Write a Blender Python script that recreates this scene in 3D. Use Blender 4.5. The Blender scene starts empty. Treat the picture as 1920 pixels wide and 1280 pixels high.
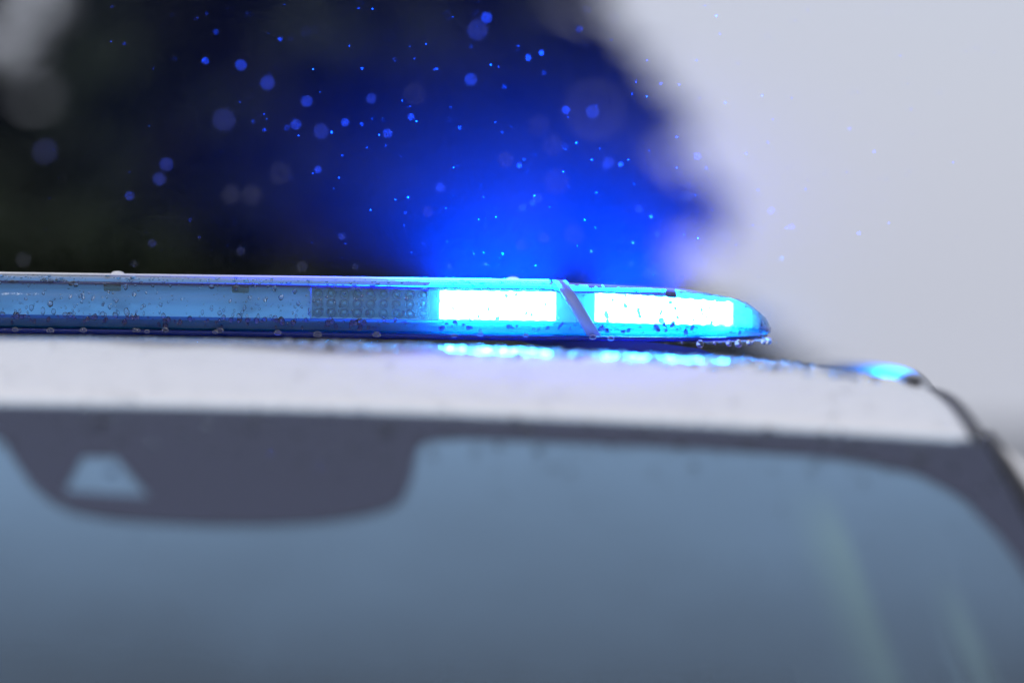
import bpy, bmesh, math, random
import numpy as np
from mathutils import Matrix, Vector
R = math.radians
random.seed(7); rng = np.random.default_rng(7)
scene = bpy.context.scene
COL = scene.collection
Z0 = 1.75                                   # height of the roof crest, which is also the camera's height

# ---------------------------------------------------------------- camera
cam_d = bpy.data.cameras.new('camera'); cam = bpy.data.objects.new('camera', cam_d); COL.objects.link(cam)
cam_d.sensor_width = 36; cam_d.lens = 135; cam_d.clip_start = .05; cam_d.clip_end = 2000
cam.matrix_world = Matrix.Translation((.333, -3.375, Z0)) @ Matrix.Rotation(R(90), 4, 'X') @ Matrix.Rotation(R(.8), 4, 'Z')
cam_d.dof.use_dof = True; cam_d.dof.focus_distance = 3.378; cam_d.dof.aperture_fstop = 2.0
scene.camera = cam

# ---------------------------------------------------------------- world, sun, exposure
SUN_EL, SUN_AZ = 48, 205                    # degrees; azimuth clockwise from +Y: behind the camera, to the left
w = bpy.data.worlds.new('World'); scene.world = w; w.use_nodes = True
nt = w.node_tree; nt.nodes.clear()
sky = nt.nodes.new('ShaderNodeTexSky'); sky.sky_type = 'NISHITA'; sky.sun_disc = False
sky.sun_elevation = R(SUN_EL); sky.sun_rotation = R(SUN_AZ); sky.air_density = 1.0; sky.dust_density = 4.0; sky.ozone_density = 1.5
ov = nt.nodes.new('ShaderNodeMix'); ov.data_type = 'RGBA'; ov.inputs[0].default_value = .84
ov.inputs[7].default_value = (4.75, 4.95, 5.75, 1)   # the even grey of the cloud deck over the clear sky
bg = nt.nodes.new('ShaderNodeBackground'); bg.inputs[1].default_value = .133
wo = nt.nodes.new('ShaderNodeOutputWorld')
nt.links.new(sky.outputs[0], ov.inputs[6]); nt.links.new(ov.outputs[2], bg.inputs[0]); nt.links.new(bg.outputs[0], wo.inputs[0])
sd = bpy.data.lights.new('sun', 'SUN'); sd.energy = .9; sd.angle = R(18); sd.color = (1, .96, .9)
sun = bpy.data.objects.new('sun', sd); COL.objects.link(sun)
az, el = R(SUN_AZ), R(SUN_EL)
sdir = Vector((math.sin(az) * math.cos(el), math.cos(az) * math.cos(el), math.sin(el)))
sun.rotation_euler = sdir.to_track_quat('Z', 'Y').to_euler()
vs = scene.view_settings; vs.view_transform = 'Standard'; vs.look = 'None'; vs.exposure = 0; vs.gamma = 1; vs.use_curve_mapping = False
cy = scene.cycles
scene.render.engine = 'CYCLES'
cy.use_denoising = True; cy.use_adaptive_sampling = True; cy.adaptive_threshold = .025; cy.adaptive_min_samples = 24; cy.max_bounces = 7; cy.transparent_max_bounces = 20; cy.transmission_bounces = 6; cy.glossy_bounces = 3
cy.diffuse_bounces = 2; cy.volume_bounces = 0; cy.caustics_refractive = False; cy.caustics_reflective = False
cy.sample_clamp_indirect = 6.0

# ---------------------------------------------------------------- helpers
def tag(o, label, cat=None, group=None, kind=None):
    if label: o['label'] = label
    if cat: o['category'] = cat
    if group: o['group'] = group
    if kind: o['kind'] = kind
    return o
def obj(name, verts, faces, m, parent=None, smooth=True, loc=None):
    me = bpy.data.meshes.new(name); me.from_pydata([tuple(v) for v in verts], [], faces); me.update()
    bm = bmesh.new(); bm.from_mesh(me); bmesh.ops.recalc_face_normals(bm, faces=bm.faces); bm.to_mesh(me); bm.free()
    return link(name, me, m, parent, smooth, loc)
def link(name, me, m, parent=None, smooth=True, loc=None):
    if m is not None and len(me.materials) == 0: me.materials.append(m)
    if smooth: me.polygons.foreach_set('use_smooth', [True] * len(me.polygons))
    o = bpy.data.objects.new(name, me); COL.objects.link(o)
    if parent: o.parent = parent
    if loc is not None: o.location = loc
    return o
def empty(name, loc=(0, 0, 0)):
    o = bpy.data.objects.new(name, None); COL.objects.link(o); o.location = loc; return o
def grid(nu, nv, f):
    v = [f(i / (nu - 1), j / (nv - 1)) for i in range(nu) for j in range(nv)]
    q = [(i * nv + j, (i + 1) * nv + j, (i + 1) * nv + j + 1, i * nv + j + 1) for i in range(nu - 1) for j in range(nv - 1)]
    return v, q
def bmobj(name, bm, m, parent=None, smooth=True, loc=None):
    me = bpy.data.meshes.new(name); bmesh.ops.recalc_face_normals(bm, faces=bm.faces); bm.to_mesh(me); bm.free()
    return link(name, me, m, parent, smooth, loc)
def box_bm(x0, x1, y0, y1, z0, z1, bev=0, seg=2):
    bm = bmesh.new(); bmesh.ops.create_cube(bm, size=1)
    for v in bm.verts:
        v.co = Vector(((x0 + x1) / 2 + v.co.x * (x1 - x0), (y0 + y1) / 2 + v.co.y * (y1 - y0), (z0 + z1) / 2 + v.co.z * (z1 - z0)))
    if bev: bmesh.ops.bevel(bm, geom=bm.edges[:], offset=bev, segments=seg, affect='EDGES', profile=.5)
    return bm
def tube(path, rad, n=10, closed_ends=True):
    path = [Vector(p) for p in path]; v = []; f = []
    for i, p in enumerate(path):
        t = (path[min(i + 1, len(path) - 1)] - path[max(i - 1, 0)]).normalized()
        a = t.orthogonal().normalized() if i == 0 else (a - t * a.dot(t)).normalized()
        b = t.cross(a); r = rad[i] if isinstance(rad, (list, tuple)) else rad
        v += [p + (a * math.cos(2 * math.pi * k / n) + b * math.sin(2 * math.pi * k / n)) * r for k in range(n)]
    for i in range(len(path) - 1):
        for k in range(n):
            f.append((i * n + k, i * n + (k + 1) % n, (i + 1) * n + (k + 1) % n, (i + 1) * n + k))
    if closed_ends: f += [tuple(range(n)), tuple(range((len(path) - 1) * n, len(path) * n))]
    return v, f
def lerp_table(t, x):
    if x <= t[0][0]: return t[0][1]
    for (a, p), (b, q) in zip(t, t[1:]):
        if x <= b: return p + (q - p) * (x - a) / (b - a)
    return t[-1][1]

def smooth_table(t, x):
    xs = [p[0] for p in t]; x = min(max(x, xs[0]), xs[-1]); i = max(0, min(len(t) - 2, sum(1 for q in xs if q <= x) - 1))
    x0, y0 = t[i]; x1, y1 = t[i + 1]
    m0 = (y1 - t[i - 1][1]) / (x1 - t[i - 1][0]) if i > 0 else (y1 - y0) / (x1 - x0)
    m1 = (t[i + 2][1] - y0) / (t[i + 2][0] - x0) if i + 2 < len(t) else (y1 - y0) / (x1 - x0)
    h = x1 - x0; u = (x - x0) / h
    return (2*u**3 - 3*u*u + 1) * y0 + (u**3 - 2*u*u + u) * h * m0 + (3*u*u - 2*u**3) * y1 + (u**3 - u*u) * h * m1

# ---------------------------------------------------------------- materials
def newmat(name):
    m = bpy.data.materials.new(name); m.use_nodes = True; m.node_tree.nodes.clear()
    return m, m.node_tree.nodes, m.node_tree.links
def N(n, t, **k):
    x = n.new(t)
    for a, b in k.items(): setattr(x, a, b)
    return x
def principled(name, col, rough=.5, metal=0, coat=0, coat_rough=.03, var=.0, scale=30, bump=0, bscale=200, spec=.5):
    m, n, l = newmat(name)
    b = N(n, 'ShaderNodeBsdfPrincipled'); o = N(n, 'ShaderNodeOutputMaterial'); l.new(b.outputs[0], o.inputs[0])
    b.inputs['Base Color'].default_value = (*col, 1); b.inputs['Roughness'].default_value = rough; b.inputs['Metallic'].default_value = metal
    b.inputs['Coat Weight'].default_value = coat; b.inputs['Coat Roughness'].default_value = coat_rough; b.inputs['Specular IOR Level'].default_value = spec
    tc = N(n, 'ShaderNodeTexCoord')
    if var:
        t = N(n, 'ShaderNodeTexNoise'); t.inputs['Scale'].default_value = scale; t.inputs['Detail'].default_value = 5
        mp = N(n, 'ShaderNodeMapRange'); mp.inputs[3].default_value = 1 - var; mp.inputs[4].default_value = 1 + var
        mx = N(n, 'ShaderNodeMix', data_type='RGBA', blend_type='MULTIPLY'); mx.inputs[0].default_value = 1; mx.inputs[6].default_value = (*col, 1)
        l.new(tc.outputs['Object'], t.inputs[0]); l.new(t.outputs[0], mp.inputs[0]); l.new(mp.outputs[0], mx.inputs[7]); l.new(mx.outputs[2], b.inputs['Base Color'])
    if bump:
        t = N(n, 'ShaderNodeTexNoise'); t.inputs['Scale'].default_value = bscale; t.inputs['Detail'].default_value = 3
        bp = N(n, 'ShaderNodeBump'); bp.inputs['Strength'].default_value = bump; bp.inputs['Distance'].default_value = .002
        l.new(tc.outputs['Object'], t.inputs[0]); l.new(t.outputs[0], bp.inputs['Height']); l.new(bp.outputs[0], b.inputs['Normal'])
        if coat: l.new(bp.outputs[0], b.inputs['Coat Normal'])
    return m
def thin_clear(name, tint, rough=.02, ior=1.5, film=.0, film_col=(.8, .8, .8), bump=0, bscale=300):
    """a thin clear sheet: Fresnel gloss over tinted see-through, with a little scatter in the plastic or the wet film"""
    m, n, l = newmat(name)
    tr = N(n, 'ShaderNodeBsdfTransparent'); tr.inputs[0].default_value = (*tint, 1)
    gl = N(n, 'ShaderNodeBsdfGlossy'); gl.inputs['Roughness'].default_value = rough
    fr = N(n, 'ShaderNodeFresnel'); fr.inputs[0].default_value = ior
    base = tr
    if film:
        df = N(n, 'ShaderNodeBsdfDiffuse'); df.inputs[0].default_value = (*film_col, 1)
        tl = N(n, 'ShaderNodeBsdfTranslucent'); tl.inputs[0].default_value = (*film_col, 1)
        a = N(n, 'ShaderNodeMixShader'); a.inputs[0].default_value = .5; l.new(df.outputs[0], a.inputs[1]); l.new(tl.outputs[0], a.inputs[2])
        base = N(n, 'ShaderNodeMixShader'); base.inputs[0].default_value = film; l.new(tr.outputs[0], base.inputs[1]); l.new(a.outputs[0], base.inputs[2])
    mx = N(n, 'ShaderNodeMixShader'); o = N(n, 'ShaderNodeOutputMaterial')
    l.new(fr.outputs[0], mx.inputs[0]); l.new(base.outputs[0], mx.inputs[1]); l.new(gl.outputs[0], mx.inputs[2]); l.new(mx.outputs[0], o.inputs[0])
    if bump:
        tc = N(n, 'ShaderNodeTexCoord'); t = N(n, 'ShaderNodeTexNoise'); t.inputs['Scale'].default_value = bscale
        bp = N(n, 'ShaderNodeBump'); bp.inputs['Strength'].default_value = bump; bp.inputs['Distance'].default_value = .001
        l.new(tc.outputs['Object'], t.inputs[0]); l.new(t.outputs[0], bp.inputs['Height']); l.new(bp.outputs[0], gl.inputs['Normal']); l.new(bp.outputs[0], fr.inputs['Normal'])
    return m
def emitter(name, col, strength):
    m, n, l = newmat(name); e = N(n, 'ShaderNodeEmission'); o = N(n, 'ShaderNodeOutputMaterial')
    e.inputs[0].default_value = (*col, 1); e.inputs[1].default_value = strength; l.new(e.outputs[0], o.inputs[0]); return m
def water_bead(name):
    m, n, l = newmat(name); g = N(n, 'ShaderNodeBsdfGlass'); g.inputs['IOR'].default_value = 1.33; g.inputs['Roughness'].default_value = .0
    o = N(n, 'ShaderNodeOutputMaterial'); l.new(g.outputs[0], o.inputs[0]); return m
def rain_mat(name, k):
    m, n, l = newmat(name)
    tr = N(n, 'ShaderNodeBsdfTransparent'); df = N(n, 'ShaderNodeBsdfDiffuse'); tl = N(n, 'ShaderNodeBsdfTranslucent')
    for s in (df, tl): s.inputs[0].default_value = (.9, .9, .9, 1)
    a = N(n, 'ShaderNodeMixShader'); a.inputs[0].default_value = .5; b = N(n, 'ShaderNodeMixShader'); b.inputs[0].default_value = k
    o = N(n, 'ShaderNodeOutputMaterial')
    l.new(df.outputs[0], a.inputs[1]); l.new(tl.outputs[0], a.inputs[2]); l.new(tr.outputs[0], b.inputs[1]); l.new(a.outputs[0], b.inputs[2]); l.new(b.outputs[0], o.inputs[0])
    return m
M = dict(
    paint=principled('white_car_paint', (.80, .80, .81), .32, coat=1, coat_rough=.03, bump=.11, bscale=130),
    trim=principled('black_rubber_trim', (.012, .012, .016), .4, bump=.1),
    rail=principled('dark_wet_rail', (.05, .052, .056), .35, coat=.5, coat_rough=.2, bump=.1, bscale=120),
    frit=principled('black_ceramic_print', (.085, .07, .125), .5),
    windshield=thin_clear('wet_windscreen_glass', (.655, .80, .92), .015, 1.5, film=.02, film_col=(.6, .7, .8), bump=.02, bscale=40),
    sideglass=thin_clear('side_window_glass', (.7, .82, .8), .01, 1.5),
    liner=principled('headliner_cloth', (.42, .45, .46), .9, bump=.2, bscale=900),
    dark=principled('dark_interior_plastic', (.03, .04, .05), .6, bump=.2, bscale=500),
    partition=principled('grey_partition_panel', (.06, .085, .11), .7, var=.2, scale=4),
    cabin=principled('pale_cabin_plastic', (.42, .5, .48), .6),
    fabric=principled('seat_fabric', (.02, .025, .035), .9, var=.2, scale=60, bump=.3, bscale=700),
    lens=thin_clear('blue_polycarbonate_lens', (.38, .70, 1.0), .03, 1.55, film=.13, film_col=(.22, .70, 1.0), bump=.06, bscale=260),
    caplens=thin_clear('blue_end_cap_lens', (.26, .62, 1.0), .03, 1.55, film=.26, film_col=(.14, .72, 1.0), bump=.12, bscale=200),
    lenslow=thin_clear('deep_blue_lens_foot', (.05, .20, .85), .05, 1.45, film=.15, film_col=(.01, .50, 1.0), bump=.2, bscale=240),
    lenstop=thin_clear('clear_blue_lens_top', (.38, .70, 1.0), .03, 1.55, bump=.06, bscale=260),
    base=thin_clear('deep_blue_tray_plastic', (.015, .05, .42), .08, 1.42, film=.34, film_col=(.004, .06, .60), bump=.25, bscale=220),
    skirt=principled('deep_blue_skirt', (.004, .03, .42), .3, coat=.5, bump=.3, bscale=160),
    inner=principled('inner_satin_panel', (.74, .83, .97), .38, var=.06, scale=50),
    mod=principled('grey_module_case', (.30, .36, .46), .4, var=.12, scale=200),
    clear=principled('frosted_module_edge', (.75, .82, .9), .3),
    ring=principled('led_collimator', (.10, .16, .30), .2, coat=1),
    ledoff=principled('led_chip_unlit', (.35, .42, .50), .25, coat=1),
    topp=principled('pale_top_panel', (.62, .63, .66), .4, coat=.5, bump=.1, bscale=120),
    strap=principled('grey_strap', (.13, .16, .28), .45, bump=.08, bscale=300),
    foot=principled('blue_black_mount_foot', (.006, .02, .20), .45),
    led=emitter('lit_blue_led', (.06, .48, 1.0), 110),
    plate=emitter('lit_module_optic', (.085, .52, 1.0), 170),
    bead=water_bead('water'),
    rain=rain_mat('rain_water', .16),
    mist=rain_mat('drizzle_water', .05),
    asphalt=principled('wet_asphalt', (.05, .05, .052), .35, var=.3, scale=3, bump=.5, bscale=120),
    crown_core=principled('dark_crown_core', (.012, .012, .010), .95, var=.5, scale=6, bump=.6, bscale=25),
    bark=principled('spruce_bark', (.05, .038, .028), .9, var=.4, scale=12, bump=.5, bscale=30),
    chrome=principled('alloy', (.5, .5, .52), .3, metal=1), tyre=principled('tyre_rubber', (.02, .02, .02), .8),
)
def needle_mat(name, c1, c2):
    m, n, l = newmat(name)
    b = N(n, 'ShaderNodeBsdfPrincipled'); o = N(n, 'ShaderNodeOutputMaterial'); l.new(b.outputs[0], o.inputs[0]); b.inputs['Roughness'].default_value = .7
    b.inputs['Specular IOR Level'].default_value = .2
    tc = N(n, 'ShaderNodeTexCoord'); t = N(n, 'ShaderNodeTexNoise'); t.inputs['Scale'].default_value = 1.3; t.inputs['Detail'].default_value = 4
    r = N(n, 'ShaderNodeValToRGB'); r.color_ramp.elements[0].position = .38; r.color_ramp.elements[1].position = .68
    r.color_ramp.elements[0].color = (*c1, 1); r.color_ramp.elements[1].color = (*c2, 1)
    l.new(tc.outputs['Object'], t.inputs[0]); l.new(t.outputs[0], r.inputs[0]); l.new(r.outputs[0], b.inputs['Base Color']); return m

# ---------------------------------------------------------------- ground
gv, gf = grid(25, 25, lambda a, b: (-60 + 120 * a, -40 + 120 * b, 0))
tag(obj('ground', gv, gf, M['asphalt']), 'wet dark asphalt ground under the car', kind='structure')

# ---------------------------------------------------------------- spruces behind the car
def spruce(x, y, H, k, seed, label, c1, c2, dens=1.0, ph=0):
    g = np.random.default_rng(seed); root = empty('spruce_tree', (x, y, 0)); tag(root, label, 'tree', 'dark spruces behind the car')
    tv, tf = tube([(0, 0, -.05), (.02, 0, H * .3), (0, .02, H * .7), (0, 0, H)], [.17, .13, .06, .01], 10); obj('trunk', tv, tf, M['bark'], root)
    V = []; F = []; LV = []; LF = []
    z = .25
    while z < H - .15:
        nb = 13 if z < H * .7 else 8; off = g.uniform(0, 6.28); wf = 1 + .17 * math.sin(z * 10.1 + ph) + g.uniform(-.06, .06) - (.24 if z < 2.0 and H == 6.0 else 0)
        for b in range(nb):
            az_ = off + 2 * math.pi * b / nb + g.normal(0, .12); L = max(.12, k * (H - z)) * wf * g.uniform(.80, 1.10)
            dr = g.uniform(.18, .34); lift = g.uniform(.0, .1)
            ca, sa = math.cos(az_), math.sin(az_)
            def pt(t): return np.array((ca * L * t, sa * L * t, z + lift * L * t - dr * L * t * t))
            pv, pf = tube([pt(t) for t in (0, .35, .7, 1)], [.02 * L / 2 + .006, .014 * L / 2 + .004, .008, .003], 4)
            o_ = len(LV); LV += pv; LF += [tuple(i + o_ for i in f) for f in pf]
            n = int(62 * L * dens) + 14
            t = g.uniform(.06, 1.02, n) ** .75
            P = np.stack([ca * L * t, sa * L * t, z + lift * L * t - dr * L * t * t], 1)
            spread = (1.05 - t) * .42 * L + .10
            side = g.choice([-1, 1], n) * g.uniform(.0, 1, n) * spread
            P[:, 0] += -sa * side; P[:, 1] += ca * side; P[:, 2] += -.22 * np.abs(side) + g.normal(0, .05, n) - g.uniform(0, .12, n)
            ln = g.uniform(.16, .34, n); wd = g.uniform(.035, .075, n)
            ang = az_ + np.sign(side) * g.uniform(.2, 1.0, n)
            D = np.stack([np.cos(ang), np.sin(ang), g.normal(-.35, .3, n)], 1); D /= np.linalg.norm(D, axis=1)[:, None]
            U = g.normal(0, 1, (n, 3)); S = np.cross(D, U); S /= np.linalg.norm(S, axis=1)[:, None]
            q = np.stack([P - D * ln[:, None] * .4, P + S * wd[:, None] * .5, P + D * ln[:, None] * .6, P - S * wd[:, None] * .5], 1)
            V.append(q.reshape(-1, 3))
        z += g.uniform(.17, .26) if z < H * .75 else .15
    V = np.concatenate(V); nq = len(V) // 4
    me = bpy.data.meshes.new('crown'); me.vertices.add(len(V)); me.vertices.foreach_set('co', V.astype(np.float32).ravel())
    me.loops.add(nq * 4); me.loops.foreach_set('vertex_index', np.arange(nq * 4, dtype=np.int32))
    me.polygons.add(nq); me.polygons.foreach_set('loop_start', np.arange(0, nq * 4, 4, dtype=np.int32)); me.update(); me.validate()
    link('crown', me, needle_mat('spruce_needles', c1, c2), root, smooth=False)
    cv, cf = [], []                               # ragged dark cone added inside the crown to block sky in the gaps
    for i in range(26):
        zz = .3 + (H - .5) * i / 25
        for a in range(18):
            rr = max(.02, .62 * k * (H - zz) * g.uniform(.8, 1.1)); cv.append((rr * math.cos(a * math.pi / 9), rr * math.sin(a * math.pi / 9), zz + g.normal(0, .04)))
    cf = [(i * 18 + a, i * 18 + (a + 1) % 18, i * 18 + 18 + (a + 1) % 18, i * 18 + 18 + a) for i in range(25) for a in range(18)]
    obj('dark_core', cv, cf, M['crown_core'], root, smooth=False)
    obj('limbs', LV, LF, M['bark'], root)['kind'] = 'stuff'
    return root
G1, G2 = (.005, .009, .007), (.048, .068, .036)
spruce(-.47, 16.0, 6.0, .56, 11, 'broad dark spruce behind the light bar, its right edge against pale sky', G1, G2, 1.5, -1.6)
spruce(-3.9, 17.0, 6.6, .56, 12, 'dark spruce at far left behind the car, mostly out of frame', G1, G2, 1.4)
spruce(-2.3, 19.0, 3.15, .85, 13, 'low young spruce filling the gap between two taller spruces', G1, G2, 1.5)

spruce(-2.0, 22.5, 6.6, .34, 14, 'slim spruce standing behind the broad one, top left of the frame', G1, G2, 1.6)

# ---------------------------------------------------------------- police car: surfaces
def z_roof(x, y):
    b = -.358 * (y + .26) ** 2 if y < -.26 else (-.012 * max(0, y - .9) ** 2)
    e = max(0, abs(x) - .5)
    return Z0 - .001 + b - .039 * x * x - .5 * e * e * min(1, max(0, (y + .62) / .4))
YH = -.62
def Xe(u): return .672 + .28 * u - .12 * u * u
def ws(s, u, off=0):
    x = s * Xe(u)
    z = Z0 - .001 - .29 * .16 - .039 * x * x - .577 * u + .05 * u * u
    return (x, YH - u + off * .5, z + off * .87)
UMAX = .86
car = empty('police_car', (0, 0, 0)); tag(car, 'white car seen from the front, wet roof and windscreen', 'car')
XR = .666
def roof_pt(a, b):
    x = (2 * a - 1) * XR; y = (YH + .004) + (2.9 - YH) * b ** 1.6
    z = z_roof(x, y)
    e = max(0, (abs(x) - (XR - .02)) / .02); z -= .006 * e * e          # the edge rolls into the ditch
    f = max(0, (YH + .03 - y) / .03); z -= .006 * f * f
    return (x, y, z)
v, f = grid(97, 120, roof_pt); obj('roof', v, f, M['paint'], car)
v, f = grid(30, 40, lambda a, b: ((2 * a - 1) * .66, -.55 + 3.3 * b, z_roof((2 * a - 1) * .66, -.55 + 3.3 * b) - .035)); obj('headliner', v, f, M['liner'], car)
# windscreen, its seal, the printed black border
v, f = grid(61, 50, lambda a, b: ws(2 * a - 1, UMAX * b)); glass = obj('windscreen', v, f, M['windshield'], car)
sv = []
for s in np.linspace(-1, 1, 61):
    x, y, z = ws(s, 0); sv += [(x, y + .004, z - .004), (x, y + .012, z - .002), (x, y + .012, z - .016), (x, y + .004, z - .016)]
sf = [(i * 4 + k, i * 4 + (k + 1) % 4, i * 4 + 4 + (k + 1) % 4, i * 4 + 4 + k) for i in range(60) for k in range(4)]
obj('windscreen_seal', sv, sf, M['trim'], car)
BAND = [(-2, .026), (.70, .0255), (.80, .027), (.86, .0315), (.908, .0415), (.931, .057), (.943, .0702), (.956, .1045), (.962, .1329), (.965, .17), (.967, .86)]
HOUSE = [(-.062, .027), (-.0358, .0441), (-.0225, .0627), (.0024, .0932), (.0241, .1111), (.0494, .1227), (.0867, .1304), (.1334, .1329), (.185, .1339), (.2364, .1324),
         (.2881, .1271), (.3299, .119), (.3566, .1096), (.3690, .1005), (.3738, .092), (.3828, .0703), (.3873, .0516), (.3914, .039), (.4018, .0304), (.4244, .0268)]
def frit_u(s):
    if -.062 < s < .4244: return lerp_table(HOUSE, s)
    return lerp_table(BAND, abs(s))
T_TOP = lambda s: (.1006 + (.0584 - .1006) * (s - .0354) / .012) if s < .0474 else (.0581 if s < .0805 else .0578 + (.1049 - .0578) * (s - .0805) / .0403)
T_BOT = lambda s: .1006 + .0043 * (s - .0354) / .0854
fv, ff = [], []
ss = sorted(set([round(x, 4) for x in list(np.linspace(-1, -.9, 60)) + list(np.linspace(-.9, -.07, 40)) + list(np.linspace(-.07, .43, 160)) + list(np.linspace(.43, .88, 30)) + list(np.linspace(.88, 1, 80)) + [.0354, .0474, .0805, .1208]]))
def strip(sa, sb, fa, fb, n):
    for k in range(n):
        o_ = len(fv)
        for s, fn in ((sa, fa), (sb, fb)):
            lo, hi = fn(s)
            for q in (k, k + 1):
                fv.append(ws(s, lo + (hi - lo) * q / n, -.003))
        ff.append((o_, o_ + 1, o_ + 3, o_ + 2))
for sa, sb in zip(ss, ss[1:]):
    mid = (sa + sb) / 2
    if .0354 < mid < .1208:
        strip(sa, sb, lambda s: (.002, T_TOP(s)), lambda s: (.002, T_TOP(s)), 3)
        strip(sa, sb, lambda s: (T_BOT(s), frit_u(s)), lambda s: (T_BOT(s), frit_u(s)), 2)
    else:
        n = 4 if frit_u(mid) < .2 else 12
        strip(sa, sb, lambda s: (.002, frit_u(s)), lambda s: (.002, frit_u(s)), n)
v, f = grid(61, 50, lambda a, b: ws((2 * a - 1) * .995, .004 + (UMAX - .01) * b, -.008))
fm, fn_, fl = newmat('painted_veil')  # added pale layer; the light veil on the windscreen is painted into it
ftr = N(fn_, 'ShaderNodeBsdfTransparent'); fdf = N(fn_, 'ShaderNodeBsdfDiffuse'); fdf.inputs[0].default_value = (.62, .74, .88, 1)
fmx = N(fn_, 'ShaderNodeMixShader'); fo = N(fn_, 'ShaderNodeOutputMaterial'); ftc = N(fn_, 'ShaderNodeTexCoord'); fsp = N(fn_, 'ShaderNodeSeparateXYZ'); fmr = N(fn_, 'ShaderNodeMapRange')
fmr.inputs[1].default_value = Z0 - .26; fmr.inputs[2].default_value = Z0 - .05; fmr.inputs[3].default_value = .10; fmr.inputs[4].default_value = 1.0  # veil painted brightest at the top, fading downwards
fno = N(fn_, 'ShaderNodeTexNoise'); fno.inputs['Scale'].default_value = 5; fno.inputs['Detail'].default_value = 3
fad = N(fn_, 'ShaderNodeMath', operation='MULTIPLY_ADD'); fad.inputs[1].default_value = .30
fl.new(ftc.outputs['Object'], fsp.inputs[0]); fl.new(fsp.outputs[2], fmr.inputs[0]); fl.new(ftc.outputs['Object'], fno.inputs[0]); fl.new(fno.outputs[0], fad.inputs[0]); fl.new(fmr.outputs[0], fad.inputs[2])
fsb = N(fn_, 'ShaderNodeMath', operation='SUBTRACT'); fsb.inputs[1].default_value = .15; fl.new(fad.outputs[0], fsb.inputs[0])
veil_fac = fsb                                      # pale streaks of light painted into the layer, parallel to the pillar
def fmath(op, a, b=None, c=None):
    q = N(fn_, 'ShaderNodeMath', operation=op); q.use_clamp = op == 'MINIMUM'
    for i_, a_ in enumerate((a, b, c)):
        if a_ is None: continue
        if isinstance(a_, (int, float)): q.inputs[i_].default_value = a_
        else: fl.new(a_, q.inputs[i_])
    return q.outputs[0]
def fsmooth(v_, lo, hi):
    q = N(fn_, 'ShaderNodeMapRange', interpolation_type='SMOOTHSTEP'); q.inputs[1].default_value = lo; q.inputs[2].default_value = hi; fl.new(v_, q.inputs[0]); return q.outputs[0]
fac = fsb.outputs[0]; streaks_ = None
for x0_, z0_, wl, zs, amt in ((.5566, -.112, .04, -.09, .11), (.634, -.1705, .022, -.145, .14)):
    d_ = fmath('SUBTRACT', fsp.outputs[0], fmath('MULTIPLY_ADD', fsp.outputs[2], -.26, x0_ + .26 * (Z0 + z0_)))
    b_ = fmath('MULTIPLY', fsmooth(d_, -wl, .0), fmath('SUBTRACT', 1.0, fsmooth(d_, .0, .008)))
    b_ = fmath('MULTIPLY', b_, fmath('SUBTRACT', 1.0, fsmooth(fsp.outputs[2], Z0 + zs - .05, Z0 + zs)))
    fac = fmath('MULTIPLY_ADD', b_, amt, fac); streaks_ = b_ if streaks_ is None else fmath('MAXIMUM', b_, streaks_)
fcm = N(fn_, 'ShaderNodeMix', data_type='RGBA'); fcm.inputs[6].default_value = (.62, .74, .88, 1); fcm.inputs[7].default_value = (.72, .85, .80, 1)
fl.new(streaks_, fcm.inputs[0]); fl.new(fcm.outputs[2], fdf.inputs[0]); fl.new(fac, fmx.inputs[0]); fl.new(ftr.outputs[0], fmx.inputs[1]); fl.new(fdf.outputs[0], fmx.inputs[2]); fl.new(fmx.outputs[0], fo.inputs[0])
tag(obj('veil_layer', v, f, fm, glass), 'pale layer under the windscreen with its light veil painted in')
frit = obj('printed_border', fv, ff, M['frit'], glass); tag(frit, 'black printed border of the windscreen with a rounded sensor patch and trapezoid camera opening')
bm = box_bm(.105, .25, 0, .05, -.045, 0, .008)
for vv in bm.verts:                                                       # the sensor box lies along the inside of the glass
    x, y, z = vv.co; u = .045 + y * 1.5; p = Vector(ws(x / Xe(u), u, -.014)); vv.co = p + Vector((0, .5, -.86)) * (-z)
bmobj('sensor_box', bm, M['dark'], car)
bm = bmesh.new(); bmesh.ops.create_uvsphere(bm, u_segments=20, v_segments=12, radius=.012)
bmobj('camera_lens', bm, M['ring'], car, loc=(.055, YH - .07, Z0 - .105))

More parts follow.
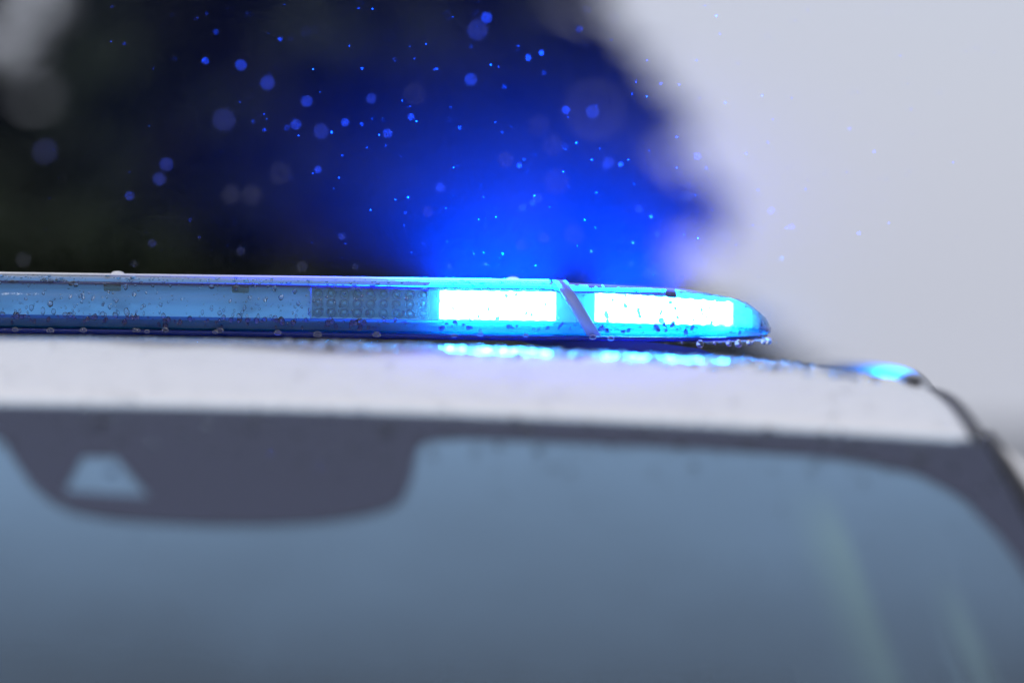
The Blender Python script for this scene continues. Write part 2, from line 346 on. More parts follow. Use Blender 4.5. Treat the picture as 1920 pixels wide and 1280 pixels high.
# side rails, pillars, flanks
EDGE = [(-.62, -.068), (-.40, -.060), (-.15, -.050), (0, -.040), (.2, -.031), (.5, -.028), (1, -.031), (2.9, -.07)]   # line of the body shoulder along the car
def side_sec(y):
    e = Z0 + smooth_table(EDGE, y); p = z_roof(.666, y) - .010; q = max(0, min(1, (-.05 - y) / .57)); xo = .700 - .016 * q * q * (3 - 2 * q)
    return [(.668, p - .004), (.676, p - .006), (.682, p * .6 + e * .4 - .002), (xo, e), (xo + .012, e - .008), (xo + .024, e - .021), (xo + .036, e - .040), (xo + .048, e - .066), (xo + .060, e - .10), (.775, e - .13)]
for sg in (1, -1):
    # one shell section swept along the roof edge and on down the front pillar
    secs = []
    ref = side_sec(YH); ref = [(x - .672, z - ref[0][1]) for x, z in ref]
    def turn(pts, th): return [(x, y + (z0_ - z) * math.sin(th), z0_ - (z0_ - z) * math.cos(th)) for x, y, z, z0_ in pts]
    for y in list(np.linspace(2.9, .65, 40)) + list(np.linspace(.6, YH, 60)):
        sc_ = side_sec(y); q = max(0, min(1, (-.40 - y) / .22)); secs.append(turn([(x, y, z, sc_[0][1]) for x, z in sc_], R(30) * q * q * (3 - 2 * q) * .8))
    for u in np.linspace(.02, UMAX, 30):
        px_, py_, pz_ = ws(1, u); th = R(30) * (.8 + .2 * min(1, u / .1)); tp = 1 - .5 * u / UMAX
        secs.append(turn([(px_ + .002 + dx * tp, py_ + .006, pz_ - .010 + dz, pz_ - .010) for dx, dz in ref], th))
    n = 10; v = [(sg * x, y, z) for sc_ in secs for x, y, z in sc_]; nr = 100
    f = [(i * n + k, (i + 1) * n + k, (i + 1) * n + k + 1, i * n + k + 1) for i in range(len(secs) - 1) for k in range(1, n - 1)]
    obj('roof_side', v[:nr * n], f[:(nr - 1) * 8], M['paint'], car)
    obj('pillar', v[(nr - 1) * n:], [tuple(q - (nr - 1) * n for q in p) for p in f[(nr - 1) * 8:]], M['paint'], car)
    rim = [sc_[-1] for sc_ in secs]
    # black ditch strip between roof panel and side
    ditch = []
    for y in np.linspace(YH, 2.85, 70):
        z = z_roof(.666, y); ditch.append((sg * .6715, y, z - .009))
    dv, df = tube(ditch, .0065, 8); obj('ditch_strip', dv, df, M['trim'], car)
    # low black roof rail sitting over the ditch from beside the light bar to the back
    rv = []; ry = list(np.linspace(-.12, .15, 14)) + list(np.linspace(.2, 2.4, 30))
    for y in ry:
        t = min(1, max(0, (y + .12) / .30)); h = .001 + .009 * t * t * (3 - 2 * t); z = Z0 + smooth_table(EDGE, y)
        for (dx, dz) in ((-.016, -.006), (-.013, .45 * h), (-.004, .92 * h), (.004, h), (.012, .85 * h), (.018, .35 * h), (.020, -.010)):
            rv.append((sg * (.698 + dx * (.2 + .8 * t)), y, z + dz * (.3 + .7 * t) + .0015))
    rf = [(i * 7 + k, i * 7 + 7 + k, i * 7 + 8 + k, i * 7 + k + 1) for i in range(len(ry) - 1) for k in range(6)]
    obj('roof_rail', rv, rf, M['rail'], car)
    bm = bmesh.new(); bmesh.ops.create_uvsphere(bm, u_segments=16, v_segments=8, radius=1)
    for vv in bm.verts: vv.co = Vector((vv.co.x * .009, vv.co.y * .03, vv.co.z * .004))
    bmobj('mount_cap', bm, M['trim'], car, loc=(sg * .648, -.34, z_roof(.648, -.34) + .0005))
    us = np.linspace(0, UMAX, 30)
    pv, pf = tube([(lambda p: (sg * (p[0] + .004), p[1] + .001, p[2] + .001))(ws(1, u)) for u in us], [.004 + .006 * min(1, u / .15) for u in us], 8)
    obj('pillar_moulding', pv, pf, M['trim'], car)
    # side windows, door skins, pillars in the flank
    def flank(y, z): return .775 + .10 * min(1, (Z0 - .15 - z) / .5) - (.02 * max(0, Z0 - .75 - z) if z < Z0 - .75 else 0)
    for nm, y0, y1, m in (('side_window', -9, .48, 'sideglass'), ('middle_pillar', .48, .60, 'trim'), ('side_window', .60, 1.75, 'sideglass'), ('rear_pillar', 1.75, 9, 'paint')):
        col = [p for i, p in enumerate(rim) if y0 <= p[1] <= y1 or (i + 1 < len(rim) and y0 <= rim[i + 1][1] <= y1)]; v = []
        for x, y, z in col:
            zb_ = min(z - .01, Z0 - .665)
            for k in range(8):
                t = k / 7; v.append((sg * (x - .004 + (max(.875, x) - x) * t + .02 * math.sin(math.pi * t)), y, z + .004 + (zb_ - z) * t))
        obj(nm, v, [(i * 8 + k, i * 8 + 8 + k, i * 8 + 9 + k, i * 8 + k + 1) for i in range(len(col) - 1) for k in range(7)], M[m], car)
    for y0, y1 in ((-.95, .50), (.506, 1.75)):
        v, f = grid(12, 12, lambda a, b: (sg * (flank(0, Z0 - .66 - .75 * b) + .004), y0 + (y1 - y0) * a, Z0 - .66 - .75 * b)); d = obj('door', v, f, M['paint'], car)
        hv, hf = tube([(sg * .905, y1 - .28, Z0 - .80), (sg * .915, y1 - .2, Z0 - .80), (sg * .905, y1 - .10, Z0 - .80)], .012, 8); obj('handle', hv, hf, M['paint'], d)
    v, f = grid(12, 12, lambda a, b: (sg * (flank(0, Z0 - .66 - .75 * b) + .001), 1.756 + 1.15 * a, Z0 - .66 - .75 * b)); obj('rear_wing', v, f, M['paint'], car)
    v, f = grid(12, 12, lambda a, b: (sg * (.86 - .10 * a * a), -.956 - 1.05 * a, Z0 - .66 - .10 * a - .62 * b)); obj('front_wing', v, f, M['paint'], car)
    for wy in (-1.5, 1.95):
        wh = empty('wheel', (sg * .80, wy, .33)); wh.parent = car
        tv, tf = tube([(-.1, 0, 0), (-.09, 0, 0), (.09, 0, 0), (.1, 0, 0)], [.29, .33, .33, .29], 28); obj('tyre', tv, tf, M['tyre'], wh)
        tv, tf = tube([(-.105, 0, 0), (.105, 0, 0)], [.2, .2], 24); obj('rim', tv, tf, M['chrome'], wh, smooth=False)
v, f = grid(30, 20, lambda a, b: ((2 * a - 1) * (.84 - .1 * b), YH - UMAX + .03 - .55 * b, Z0 - .50 - .12 * b - .15 * b * b * b - .06 * (2 * a - 1) ** 2)); obj('bonnet', v, f, M['paint'], car)
v, f = grid(20, 10, lambda a, b: ((2 * a - 1) * (.74 + .04 * b), YH - UMAX - .54 - .05 * math.sin(b * 3.1), Z0 - .78 - .55 * b)); obj('front_panel', v, f, M['paint'], car)
v, f = grid(20, 20, lambda a, b: ((2 * a - 1) * (.70 + .17 * min(1, b * 4)), 2.905, z_roof((2 * a - 1) * .66, 2.9) - .012 - 1.3 * b)); obj('tailgate', v, f, M['paint'], car)
# cabin behind the glass
v, f = grid(24, 12, lambda a, b: ((2 * a - 1) * (.64 + .16 * min(1, b * 3)), .78 - .12 * b, Z0 - .062 - 1.18 * b)); obj('partition', v, f, M['partition'], car)
v, f = grid(24, 12, lambda a, b: ((2 * a - 1) * .82, YH - UMAX + .02 + .62 * b, Z0 - .52 - .03 * math.sin(b * 6) - .04 * b)); obj('dashboard', v, f, M['dark'], car)
for x in (-.42, .40):
    st = empty('seat', (x, .18, Z0 - .95)); st.parent = car
    bmobj('cushion', box_bm(-.26, .26, -.42, .10, -.12, .03, .05, 3), M['fabric'], st)
    bmobj('backrest', box_bm(-.25, .25, .06, .20, .0, .56, .05, 3), M['fabric'], st)
    bmobj('headrest', box_bm(-.13, .13, .07, .16, .585, .70, .035, 3), M['fabric'], st)
for sg in (1, -1):
    v, f = grid(10, 16, lambda a, b: (sg * (.555 + .055 * a + .16 * b ** 1.15 - .02 * a * b), .30 - .02 * a - .10 * b, Z0 - .085 - .62 * b)); obj('pillar_trim', v, f, M['cabin'], car)
    pv, pf = tube([(sg * (.635 + .15 * t), -.28 - .25 * t, Z0 - .145 - .40 * t) for t in np.linspace(0, 1, 12)], [.006 + .016 * t for t in np.linspace(0, 1, 12)], 8); obj('inner_pillar_trim', pv, pf, M['cabin'], car)
    gvv = [(sg * .70, -.05 + .05 * math.cos(t) * 2, Z0 - .12 - .03 * math.sin(t)) for t in np.linspace(0, math.pi, 10)]
    pv, pf = tube(gvv, .009, 8); obj('grab_handle', pv, pf, M['cabin'], car)

# ---------------------------------------------------------------- roof light bar
bar = empty('light_bar', (0, 0, z_roof(0, .1)))
tag(bar, 'long blue rooftop emergency light bar, lit at its right end', 'light bar')
bz = bar.location.z
ZB = Z0 + .0125                                # lower edge of the lens
TOP = [(.0, .0545), (.38, .0545), (.43, .0527), (.46, .0512), (.49, .0490), (.51, .0462), (.53, .0415), (.541, .0365), (.55, .0292), (.556, .0225), (.5595, .0160)]
FRT = [(.0, .0), (.38, .0), (.43, .004), (.46, .010), (.49, .020), (.51, .030), (.53, .046), (.541, .060), (.55, .078), (.556, .098), (.5595, .12)]
BOT = [(.0, .0062), (.30, .0060), (.50, .0066), (.53, .0076), (.55, .0090), (.5595, .0118)]
PROF = [(.0085, 0), (.0030, .07), (0, .24), (.0005, .44), (.003, .62), (.0085, .78), (.016, .88), (.027, .945), (.045, .975), (.075, 1.0)]
def stretch(x): return x + .0095 * (max(0, x - .46) / .1) ** 1.3
def bar_pt(x, k, out=0.0, z_only=None):
    ax = abs(x); zt, zb, yf = smooth_table(TOP, ax), smooth_table(BOT, ax), smooth_table(FRT, ax)
    n = len(PROF); yb = .25 - yf
    i = k if k < n else 2 * n - 1 - k
    dy, fr = PROF[i]
    dy *= 1 if ax < .5 else max(.15, (yb - yf) / .21)
    y = yf + dy if k < n else yb - dy
    z = zb + (zt - zb) * fr
    cz = zb + .012
    if out:
        d = Vector((y - .125, (z - cz) * 3)).normalized() if fr < .9 else Vector((0, 1)); y += d.x * out; z += d.y * out
    wgt = max(0, 1 - abs(ax - .39) / .10); wgt = wgt * wgt * (3 - 2 * wgt)
    xx = ax + (.5 - fr) * .031 * wgt
    xx = stretch(xx)
    return (math.copysign(xx, x) if x else 0, y, Z0 + z - bz)
NP = 2 * len(PROF)
def loft(name, xs, m, out=0, parent=bar, close=False):
    v = [bar_pt(x, k, out) for x in xs for k in range(NP)]
    f = [(i * NP + k, i * NP + NP + k, i * NP + NP + k + 1, i * NP + k + 1) for i in range(len(xs) - 1) for k in range(NP - 1)]
    if close: f.append(tuple(range((len(xs) - 1) * NP, len(xs) * NP)))
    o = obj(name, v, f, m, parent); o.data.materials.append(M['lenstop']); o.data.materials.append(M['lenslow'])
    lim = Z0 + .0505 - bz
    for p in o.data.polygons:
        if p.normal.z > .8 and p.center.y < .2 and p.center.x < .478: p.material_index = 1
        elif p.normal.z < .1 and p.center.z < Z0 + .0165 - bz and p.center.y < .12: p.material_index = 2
    return o
tag(loft('lens_cover', list(np.linspace(-.3835, .3835, 90)), M['lens']), 'long middle lens cover of clear blue plastic')
for sg in (1, -1):
    xs = list(np.linspace(.3965, .50, 24)) + list(np.linspace(.505, .5595, 26))
    loft('end_cap', [sg * x for x in xs], M['caplens'], close=True)
    v = []
    for x, o_ in ((.3838, .0002), (.3843, .0016), (.3957, .0016), (.3962, .0002)): v += [bar_pt(sg * x, k, o_) for k in range(NP)]
    f = [(i * NP + k, i * NP + NP + k, i * NP + NP + k + 1, i * NP + k + 1) for i in range(3) for k in range(NP - 1)]
    obj('strap', v, f, M['strap'], bar)
# tray under the lens, following its plan shape
xs = list(np.linspace(-.5, .5, 60)); xs = [-.556, -.55, -.541, -.53, -.515] + xs + [.515, .53, .541, .55, .556]
TR = [(.010, .0125), (.0060, .0120), (.0060, .0100), (.012, .0078), (.03, .0070)]
v = []
for x in xs:
    yf = smooth_table(FRT, abs(x)); zb = smooth_table(BOT, abs(x)) - .0128; e = max(0, abs(x) - .5) / .06
    for dy, z in TR: v.append((math.copysign(stretch(abs(x)), x), yf + dy, Z0 + zb + z - bz + .001 * min(1, (abs(x) / .5) ** 3) * (z < .008)))
    for dy, z in reversed(TR): v.append((math.copysign(stretch(abs(x)), x), .25 - yf - dy, Z0 + zb + z - bz + .001 * min(1, (abs(x) / .5) ** 3) * (z < .008)))
n = 10; f = [(i * n + k, i * n + n + k, i * n + n + (k + 1) % n, i * n + (k + 1) % n) for i in range(len(xs) - 1) for k in range(n)] + [tuple(range(n)), tuple(range(len(v) - n, len(v)))]
obj('tray', v, f, M['base'], bar)
bmobj('top_panel', box_bm(-.366, .366, .046, .204, Z0 + .0528 - bz, Z0 + .0556 - bz, .0012), M['topp'], bar)
for x in (-.0205, .333, -.30):
    bm = bmesh.new(); bmesh.ops.create_uvsphere(bm, u_segments=14, v_segments=8, radius=1)
    for vv in bm.verts: vv.co = Vector((vv.co.x * .006, vv.co.y * .006, vv.co.z * .0025))
    bmobj('bolt', bm, M['topp'], bar, loc=(x, .06, Z0 + .0556 - bz))
# panel behind the middle lens: a shallow hollow trough
def trough(x0, x1):
    P = [(.016, .0475), (.0185, .0455), (.0205, .0440), (.028, .038), (.031, .031), (.029, .0245), (.0225, .0195), (.018, .0178), (.010, .0172)]
    v = [(x, y, Z0 + z - bz) for x in (x0, x1) for y, z in P]; k = len(P)
    return obj('inner_panel', v, [(i, i + 1, k + i + 1, k + i) for i in range(k - 1)], M['inner'], bar)
trough(-.154, .154)
v, f = grid(40, 3, lambda a, b: (-.37 + .63 * a, .0165 + .029 * b, Z0 + .0478 + .0046 * b - bz)); obj('fill_shelf', v, f, M['inner'], bar)  # pale shelf added to brighten the band under the lens top
v, f = tube([(-.37, .0135, Z0 + .0462 - bz), (.37, .0135, Z0 + .0462 - bz)], .0011, 8); obj('upper_rail', v, f, M['base'], bar)
v, f = tube([(-.37, .0075, Z0 + .0160 - bz), (.37, .0075, Z0 + .0160 - bz)], .0012, 8); obj('lower_rail', v, f, M['inner'], bar)
v, f = grid(60, 4, lambda a, b: (-.40 + .80 * a, .0125 - .004 * b, Z0 + .0155 - .0080 * b - bz)); obj('lower_skirt', v, f, M['skirt'], bar)
bmobj('back_wall', box_bm(-.40, .40, .060, .063, Z0 + .013 - bz, Z0 + .0508 - bz), M['inner'], bar)
bmobj('back_wall', box_bm(.4005, .470, .060, .063, Z0 + .013 - bz, Z0 + .0486 - bz), M['inner'], bar)
bmobj('floor_plate', box_bm(-.50, .50, .032, .218, Z0 + .0088 - bz, Z0 + .0105 - bz), M['inner'], bar)
for x in (-.0205, .0925, -.1335):
    c = bmobj('clip', box_bm(x - .0075, x + .0075, .0125, .0195, Z0 + .0395 - bz, Z0 + .0455 - bz, .0012), M['trim'], bar)
# LED modules
disc = bmesh.new(); bmesh.ops.create_cone(disc, cap_ends=True, segments=10, radius1=.0036, radius2=.0026, depth=.0016, matrix=Matrix.Rotation(R(90), 4, 'X'))
led_on_me = bpy.data.meshes.new('led'); disc.to_mesh(led_on_me); led_on_me.materials.append(M['led']); disc.free()
dome = bmesh.new(); bmesh.ops.create_uvsphere(dome, u_segments=10, v_segments=6, radius=.0022); led_off_me = bpy.data.meshes.new('led'); dome.to_mesh(led_off_me); dome.free(); led_off_me.materials.append(M['ledoff'])
def ring_mesh():
    v, f = [], []
    P = [(.0046, 0), (.0046, -.0022), (.0040, -.0024), (.0030, .0006)]
    for a in range(14):
        t = 2 * math.pi * a / 14; v += [(r * math.cos(t), y, r * math.sin(t)) for r, y in P]
    f = [(a * 4 + k, ((a + 1) % 14) * 4 + k, ((a + 1) % 14) * 4 + k + 1, a * 4 + k + 1) for a in range(14) for k in range(3)]
    me = bpy.data.meshes.new('collimator'); me.from_pydata(v, [], f); me.materials.append(M['ring']); return me
ring_me = ring_mesh(); ring_lit_me = ring_me.copy(); ring_lit_me.materials.clear(); ring_lit_me.materials.append(M['plate'])
def module(x0, x1, lit, end=False, ncol=9, label=None):
    root = empty('led_module', ((x0 + x1) / 2, 0, 0)); root.parent = bar; cx = (x0 + x1) / 2
    if label: root['label'] = label
    sg = 1 if cx > 0 else -1
    def yat(x): return smooth_table(FRT, abs(x)) + (.0175 if not end else .021)
    def zc(x):
        if not end: return .0315
        return .0312 - .028 * max(0, abs(x) - .40)
    def hh(x): return .0130 if not end else .0130 - .030 * max(0, abs(x) - .44)
    ns = 14 if end else 2
    v = []
    for x in np.linspace(x0, x1, ns):
        for dy in (0, .012):
            for dz in (-1, 1): v.append((x - cx, yat(x) + dy, Z0 + zc(x) + dz * hh(x) - bz))
    f = []
    for i in range(ns - 1):
        a, b = i * 4, i * 4 + 4
        f += [(a, b, b + 1, a + 1), (a + 2, b + 2, b + 3, a + 3), (a + 1, b + 1, b + 3, a + 3), (a, b, b + 2, a + 2)]
    f += [(0, 1, 3, 2), (len(v) - 4, len(v) - 3, len(v) - 1, len(v) - 2)]
    obj('module_case', v, f, M['mod'], root, smooth=False)
    if lit:
        pv_ = []
        for x in np.linspace(x0 + .001, x1 - .001, ns):
            for dz in (-1, 1): pv_.append((x - cx, yat(x) - .0005, Z0 + zc(x) + dz * (hh(x) - .0008) - bz))
        obj('optic', pv_, [(i * 2, i * 2 + 1, i * 2 + 3, i * 2 + 2) for i in range(ns - 1)], M['plate'], root, smooth=False)
    # pale rim round the front
    loop = [(x, -1) for x in np.linspace(x0, x1, ns)] + [(x, 1) for x in np.linspace(x1, x0, ns)]
    path = [Vector((x - cx, yat(x) - .002, Z0 + zc(x) + s * hh(x) - bz)) for x, s in loop]; path.append(path[0])
    rv, rf = tube(path, .0006, 6, False); obj('module_rim', rv, rf, M['clear'], root)
    for i in range(ncol):
        for j in (-1, 0, 1):
            x = x0 + (x1 - x0) * (i + .5) / ncol
            e = smooth_table(FRT, abs(x) + .005) - smooth_table(FRT, abs(x) - .005); rot = sg * math.atan2(e, .01) if end else 0
            p = (x - cx, yat(x) - .0015, Z0 + zc(x) + j * hh(x) * .64 - bz)
            l_ = link('led', led_on_me if lit else led_off_me, None, root, smooth=not lit, loc=p); l_.rotation_euler.z = rot * .8
            r_ = link('collimator', ring_lit_me if lit else ring_me, None, l_, loc=(0, .0012, 0))
    return root
module(.1555, .2595, False, label='unlit module with three rows of clear LED optics')
module(.268, .372, True, label='lit module right of the unlit one, glowing white with cyan edges')
module(.405, .531, True, True, 11, label='lit corner module inside the right end cap')
module(-.2595, -.1555, False); module(-.372, -.268, False); module(-.535, -.405, False, True, 11)
# added upward area lamps, beyond the LEDs themselves, that make the blue glow
for x0, x1, yc, e in ((.268, .372, .024, 1.0), (.41, .475, .034, .7)):
    ld = bpy.data.lights.new('glow_up_lamp', 'AREA'); ld.shape = 'RECTANGLE'; ld.size = x1 - x0; ld.size_y = .018; ld.energy = 640 * e; ld.color = (.0, .065, 1.0)
    lo = bpy.data.objects.new('glow_up_lamp', ld); COL.objects.link(lo); lo.parent = bar
    lo.location = ((x0 + x1) / 2, yc, Z0 + .0462 - bz); lo.rotation_euler = (math.pi, 0, 0)
# added side lamp in place of rear LEDs, to turn the roof rail blue
ld = bpy.data.lights.new('added_side_lamp', 'AREA'); ld.shape = 'RECTANGLE'; ld.size = .07; ld.size_y = .012; ld.energy = 110; ld.color = (.02, .36, 1.0); ld.spread = R(120)
lo = bpy.data.objects.new('added_side_lamp', ld); COL.objects.link(lo); lo.parent = bar; lo.location = (.53, .17, Z0 + .026 - bz)
lo.rotation_euler = Vector((-.8, -.6, 0)).to_track_quat('Z', 'Y').to_euler()
# feet that carry the bar on the roof
for sg in (1, -1):
    v = []
    for x, z0, z1, y0, y1 in ((.325, .0035, .0035, .05, .2), (.37, -.0055, .0035, .04, .21), (.41, -.0068, .0038, .03, .22), (.44, -.0078, .0030, .03, .22), (.50, -.0098, -.0040, .04, .21), (.515, -.0108, -.0095, .05, .2)):
        v += [(sg * x, y0, Z0 + z0 - bz), (sg * x, y1, Z0 + z0 - bz), (sg * x, y1, Z0 + z1 - bz), (sg * x, y0, Z0 + z1 - bz)]
    f = [(i * 4 + k, i * 4 + 4 + k, i * 4 + 4 + (k + 1) % 4, i * 4 + (k + 1) % 4) for i in range(5) for k in range(4)] + [(0, 1, 2, 3), (20, 21, 22, 23)]
    obj('foot', v, f, M['foot'], bar, smooth=False)
bmobj('middle_foot', box_bm(-.05, .05, .12, .20, -.0008, .0018), M['foot'], bar)

# ---------------------------------------------------------------- water
def dropform(nu=12, nv=8):
    bm = bmesh.new(); bmesh.ops.create_uvsphere(bm, u_segments=nu, v_segments=nv, radius=1); return bm
bm = dropform(14, 10)
for vv in bm.verts:
    z = vv.co.z; vv.co = Vector((vv.co.x * (1 - .12 * z), vv.co.y * (1 - .12 * z), z * .95))
drop_me = bpy.data.meshes.new('water_drop'); bm.to_mesh(drop_me); bm.free(); drop_me.materials.append(M['bead'])
HANG = [-.104, -.073, -.044, .001, .004, .012, .028, .072, .076, .127, .162, .214, .282, .305, .345, .404, .42]
ORD = ('first', 'second', 'third', 'fourth', 'fifth', 'sixth', 'seventh', 'eighth', 'ninth', 'tenth', 'eleventh', 'twelfth', 'thirteenth', 'fourteenth', 'fifteenth', 'sixteenth', 'seventeenth')
for i, x in enumerate(HANG):
    r = random.uniform(.0020, .0034)
    o = link('water_drop', drop_me, None, loc=(x, .0012, Z0 + .0058 - r * .3 + random.uniform(-.001, .0012))); o.scale = (r * 1.15, r, r * .85)
    tag(o, ORD[i] + ' clear water drop from the left along the light bar lower front edge', 'water drop', 'drops hanging along the light bar')
for i, x in enumerate((.482, .497, .509, .521, .529, .538, .541, .551, .556)):
    r = random.choice((.0011, .0014, .0018, .0026, .0034))
    yf = smooth_table(FRT, x)
    o = link('water_drop', drop_me, None, loc=(stretch(x), yf + .004, Z0 + smooth_table(BOT, x) - .0050 - r * .4)); o.scale = (r, r, r * 1.15)
    tag(o, ORD[i] + ' cyan drop from the left under the right end cap of the light bar', 'water drop', 'drops hanging under the right end cap')
for i, x in enumerate(np.linspace(.478, .53, 9)):
    r = random.uniform(.0016, .0028)
    o = link('water_drop', drop_me, None, loc=(x + random.uniform(-.002, .002), .195 - (x - .478) * .6, Z0 + .0045 - r * .8)); o.scale = (r, r, r)
    tag(o, ORD[i] + ' glowing drop from the left on the rear lower edge behind the right end cap', 'water drop', 'drops on the rear edge of the light bar')
# beads: many low domes in one mesh
def beads(name, spots, label):
    base = dropform(8, 6); bvs = np.array([v.co[:] for v in base.verts]); bfs = [[v.index for v in f.verts] for f in base.faces]; base.free()
    V = []; F = []
    for p, nrm, r, st in spots:
        nrm = Vector(nrm).normalized(); a = nrm.cross(Vector((1, .01, 0))).normalized(); b = nrm.cross(a)
        rot = random.uniform(-.5, .5); a, b = a * math.cos(rot) + b * math.sin(rot), b * math.cos(rot) - a * math.sin(rot)
        jit = 1 + rng.normal(0, .10, len(bvs))
        q = np.array(p) + (bvs[:, :1] * np.array(a) * st + bvs[:, 1:2] * np.array(b)) * r * jit[:, None] + bvs[:, 2:3] * np.array(nrm) * r * .48
        o_ = len(F) and len(V) * len(bvs); V.append(q); F += [[i + (len(V) - 1) * len(bvs) for i in f] for f in bfs]
    V = np.concatenate(V); o = obj(name, V, F, M['bead']); tag(o, label, 'water', kind='stuff'); return o
spots = []
for _ in range(1350):
    x = random.uniform(-.16, .5555); k = random.choice([1, 1, 2, 2, 3, 3, 4, 5, 5, 6, 6, 7]); t = random.random()
    a, b = Vector(bar_pt(x, k)), Vector(bar_pt(x, k + 1)); c = Vector(bar_pt(x + .002, k)); p = a.lerp(b, t)
    nrm = (c - a).cross(b - a).normalized()
    if nrm.y > 0: nrm = -nrm
    if abs(nrm.y) < .05 and nrm.z < 0: nrm = -nrm
    p.z += bz
    if .262 < x < .545 and 2 <= k <= 5 and random.random() < .7: continue
    r = min(.0026, random.lognormvariate(math.log(.00075), .62)); spots.append((p, nrm, r, random.uniform(1, 1.9)))
for _ in range(60):                              # bigger ones gathered along the moulded line low on the lens
    x = random.uniform(-.16, .24); a, b = Vector(bar_pt(x, 1)), Vector(bar_pt(x, 2)); p = a.lerp(b, random.uniform(.55, 1.1)); p.z += bz
    spots.append((p, (0, -1, -.1), random.uniform(.0011, .0024), random.uniform(1, 1.4)))
beads('rain_beads', spots, 'small rain beads scattered over the blue lens of the light bar')
spots = []
for _ in range(700):
    x = random.uniform(-.12, .65); y = YH + .01 + random.random() ** 1.3 * .45
    s = (z_roof(x, y + .01) - z_roof(x, y - .01)) / .02
    spots.append(((x, y, z_roof(x, y) - (.006 * max(0, (YH + .03 - y) / .03) ** 2)), (0, -s, 1), min(.0022, random.lognormvariate(math.log(.0008), .5)), random.uniform(1, 1.5)))
for _ in range(320):
    x = random.uniform(.15, .62); y = random.uniform(-.41, -.262); s = (z_roof(x, y + .01) - z_roof(x, y - .01)) / .02
    spots.append(((x, y, z_roof(x, y)), (0, -s, 1), random.uniform(.0014, .0042), random.uniform(1, 1.5)))
beads('roof_beads', spots, 'rain beads lying on the white car roof in front of the light bar')
spots = []
for _ in range(330):
    s = random.uniform(-.08, .99); u = abs(random.gauss(0, .035)) if random.random() < .86 else random.uniform(0, .3)
    if s > .8 and random.random() < .5: s = random.uniform(.8, .99)
    spots.append((ws(s, u), (0, .5, .87) if 0 else (0, -.5, .87), min(.004, random.lognormvariate(math.log(.0015), .5)) * (1 if u < .06 else .6), random.uniform(1, 1.6)))
beads('windscreen_beads', spots, 'rain beads on the top of the windscreen and its dark border')

# rain in the air: the drops that show as discs one by one, then the fine drizzle
RAIN = [(.023,-.84,1.871,4.2),(.067,-.496,1.868,2.5),(.072,-.496,1.879,2.5),(.031,-.359,1.86,1.8),(.046,-.323,1.824,1.6),(.028,-.286,1.808,1.4),(.006,1.057,1.915,5.3),(.025,1.135,1.918,5.5),(.042,1.4,1.955,5.5),(.163,-.395,1.916,2.0),(.173,-.429,1.932,2.1),(.191,-.559,1.902,2.8),(.175,-.286,1.886,1.4),(.195,-.286,1.833,1.4),(.198,-.323,1.922,1.6),(.187,.515,1.994,2.6),(.208,1.4,2.056,5.5),(.232,.345,1.966,1.7),(.246,.515,1.88,2.6),(.275,-.359,1.87,1.8),(.306,-.707,1.966,3.5),(.31,-.429,1.998,2.1),(.299,-.463,1.948,2.3),(.324,.837,1.949,4.2),(.337,-.21,1.895,1.2),(.34,-.305,1.857,1.5),(.351,-.377,1.862,1.9),(.348,-.248,1.863,1.2),(.339,-.429,1.824,2.1),(.356,-.429,1.83,2.1),(.375,-.707,1.825,3.5),(.361,-.84,1.856,4.2),(.378,1.216,1.985,5.5),(.383,.4,1.978,2.0),(.391,-.496,1.923,2.5),(.405,-.429,1.888,2.1),(.421,-.19,1.898,1.2),(.433,-.305,1.857,1.5),(.449,-.129,1.857,1.2),(.51,.576,1.902,2.9),(.48,-.286,1.901,1.4),(.496,-.429,1.833,2.1),(.47,-.479,1.823,2.4),(.45,-.248,1.839,1.2),(.54,-.286,1.858,1.4),(.558,-.268,1.846,1.3),(.399,.291,1.812,1.5),(.438,-.395,1.805,2.0),(.45,-.19,1.808,1.2),(.43,-.21,1.815,1.2),(.31,-.129,1.815,1.2),(.28,-.17,1.812,1.2),(.399,-.129,1.827,1.2),(.575,-.248,1.77,1.2),(.624,-.229,1.792,1.2),(.083,-.286,1.972,1.4),(.122,-.429,1.959,2.1),(.149,-.528,1.939,2.6),(-.026,-.559,1.805,2.8),(.171,-.429,1.805,2.1),(.119,-.359,1.818,1.8),(.206,-.286,1.808,1.4),(.233,-.359,1.912,1.8),(.343,-.248,1.981,1.2),(.354,-.21,1.988,1.2),(.623,-.15,1.845,1.2),(.434,-.129,1.835,1.2),(.135,-.762,1.898,3.8),(.362,1.4,2.019,5.5)]
bm = bmesh.new(); bmesh.ops.create_icosphere(bm, subdivisions=2, radius=.5); rain_me = bpy.data.meshes.new('raindrop'); bm.to_mesh(rain_me); bm.free(); rain_me.materials.append(M['rain'])
for x, y, z, d in RAIN:
    o = link('raindrop', rain_me, None, loc=(x, y, z)); o.scale = (d * .001, d * .001, d * .0011)
    sz = 'tiny' if d < 1.5 else ('small' if d < 2.3 else ('wide' if d < 4 else 'very wide'))
    px = .333 + (x - .333) * 3.375 / (3.375 + y); pz = (z - Z0) * 3.375 / (3.375 + y)
    wh = 'blank left part' if px < .155 else ('unlit module' if px < .264 else ('lit module beside the strap' if px < .38 else ('right end cap' if px < .56 else 'roof right of the light bar')))
    hi = 'just above' if pz < .10 else ('above' if pz < .19 else 'high above')
    tag(o, f'{sz} blurred blue raindrop disc {hi} the {wh}', 'raindrop', 'raindrops falling in the blue light')
g = np.random.default_rng(21); n = 500
y = np.concatenate([g.uniform(-1.0, 1.6, n - 180), g.normal(0, .12, 180)]); d = 3.375 + y
x = .30 + np.clip(g.normal(0, .075, n), -.145, .145) * d; z = Z0 + g.uniform(.016, .094, n) * d
r = np.clip(g.lognormal(math.log(.00028), .4, n), .00016, .0009)
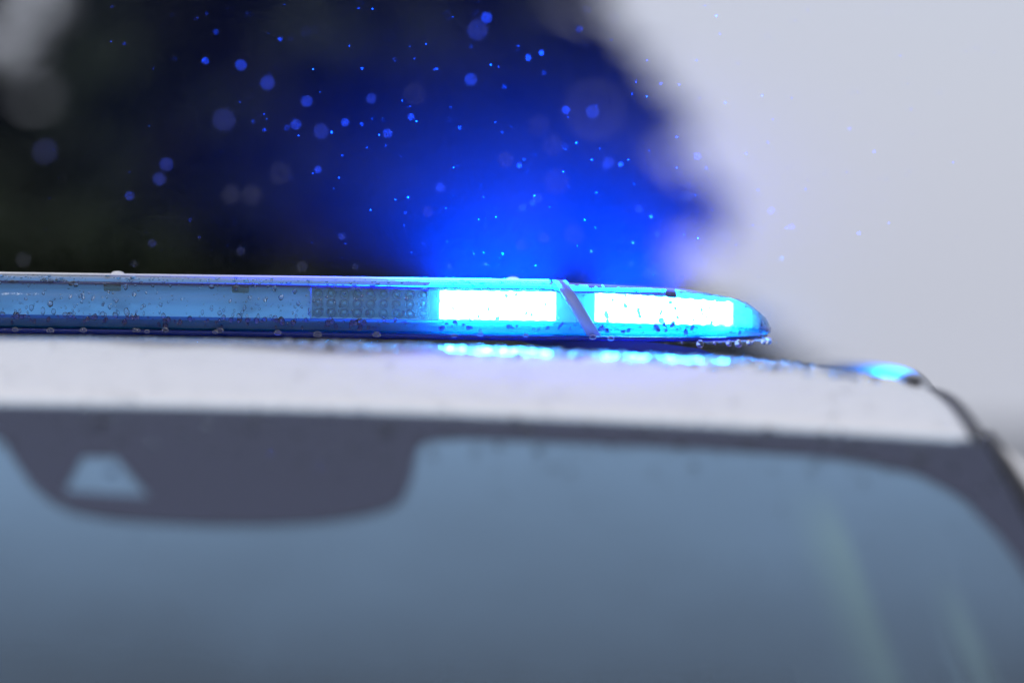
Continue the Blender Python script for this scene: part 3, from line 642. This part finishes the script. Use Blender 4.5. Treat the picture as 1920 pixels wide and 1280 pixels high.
oc = np.array([(1, 0, 0), (-1, 0, 0), (0, 1, 0), (0, -1, 0), (0, 0, 1.2), (0, 0, -1.2)]); of = np.array([(0, 2, 4), (2, 1, 4), (1, 3, 4), (3, 0, 4), (2, 0, 5), (1, 2, 5), (3, 1, 5), (0, 3, 5)])
V = (np.stack([x, y, z], 1)[:, None, :] + oc[None] * r[:, None, None]).reshape(-1, 3); F = (of[None] + (np.arange(n) * 6)[:, None, None]).reshape(-1, 3)
o = obj('drizzle', V, F.tolist(), M['mist']); tag(o, 'fine drizzle hanging in the air around the light bar', 'rain', kind='stuff')

# ---------------------------------------------------------------- haze: thin wet air round everything
bm = box_bm(-61, 61, -41, 81, -1, 9.5)
hm, hn, hl = newmat('wet_air'); pv = N(hn, 'ShaderNodeVolumePrincipled'); ho = N(hn, 'ShaderNodeOutputMaterial'); hl.new(pv.outputs[0], ho.inputs['Volume'])
pv.inputs['Color'].default_value = (.92, .95, 1, 1); pv.inputs['Density'].default_value = .00017; pv.inputs['Anisotropy'].default_value = 0
h = bmobj('haze', bm, hm, smooth=False); tag(h, 'thin rainy haze in the air around everything', 'haze', kind='stuff')

# mist cloud added to shape the lamp glow, thinning outwards
bm = bmesh.new(); bmesh.ops.create_icosphere(bm, subdivisions=3, radius=1)
sm, sn_, sl = newmat('glow_cloud'); sv_ = N(sn_, 'ShaderNodeVolumePrincipled'); so = N(sn_, 'ShaderNodeOutputMaterial'); sl.new(sv_.outputs[0], so.inputs['Volume'])
sv_.inputs['Color'].default_value = (.92, .95, 1, 1)
stc = N(sn_, 'ShaderNodeTexCoord'); sg_ = N(sn_, 'ShaderNodeTexGradient', gradient_type='QUADRATIC_SPHERE'); smu = N(sn_, 'ShaderNodeMath', operation='MULTIPLY'); smu.inputs[1].default_value = .0062
sl.new(stc.outputs['Object'], sg_.inputs[0]); sl.new(sg_.outputs['Fac'], smu.inputs[0]); sl.new(smu.outputs[0], sv_.inputs['Density'])
glow_cloud = bmobj('glow_mist', bm, sm, loc=(.33, .03, Z0 + .05)); glow_cloud.scale = (.62, .40, .29)
tag(glow_cloud, 'soft added mist cloud carrying the blue glow over the lit lamps', 'mist', kind='stuff')
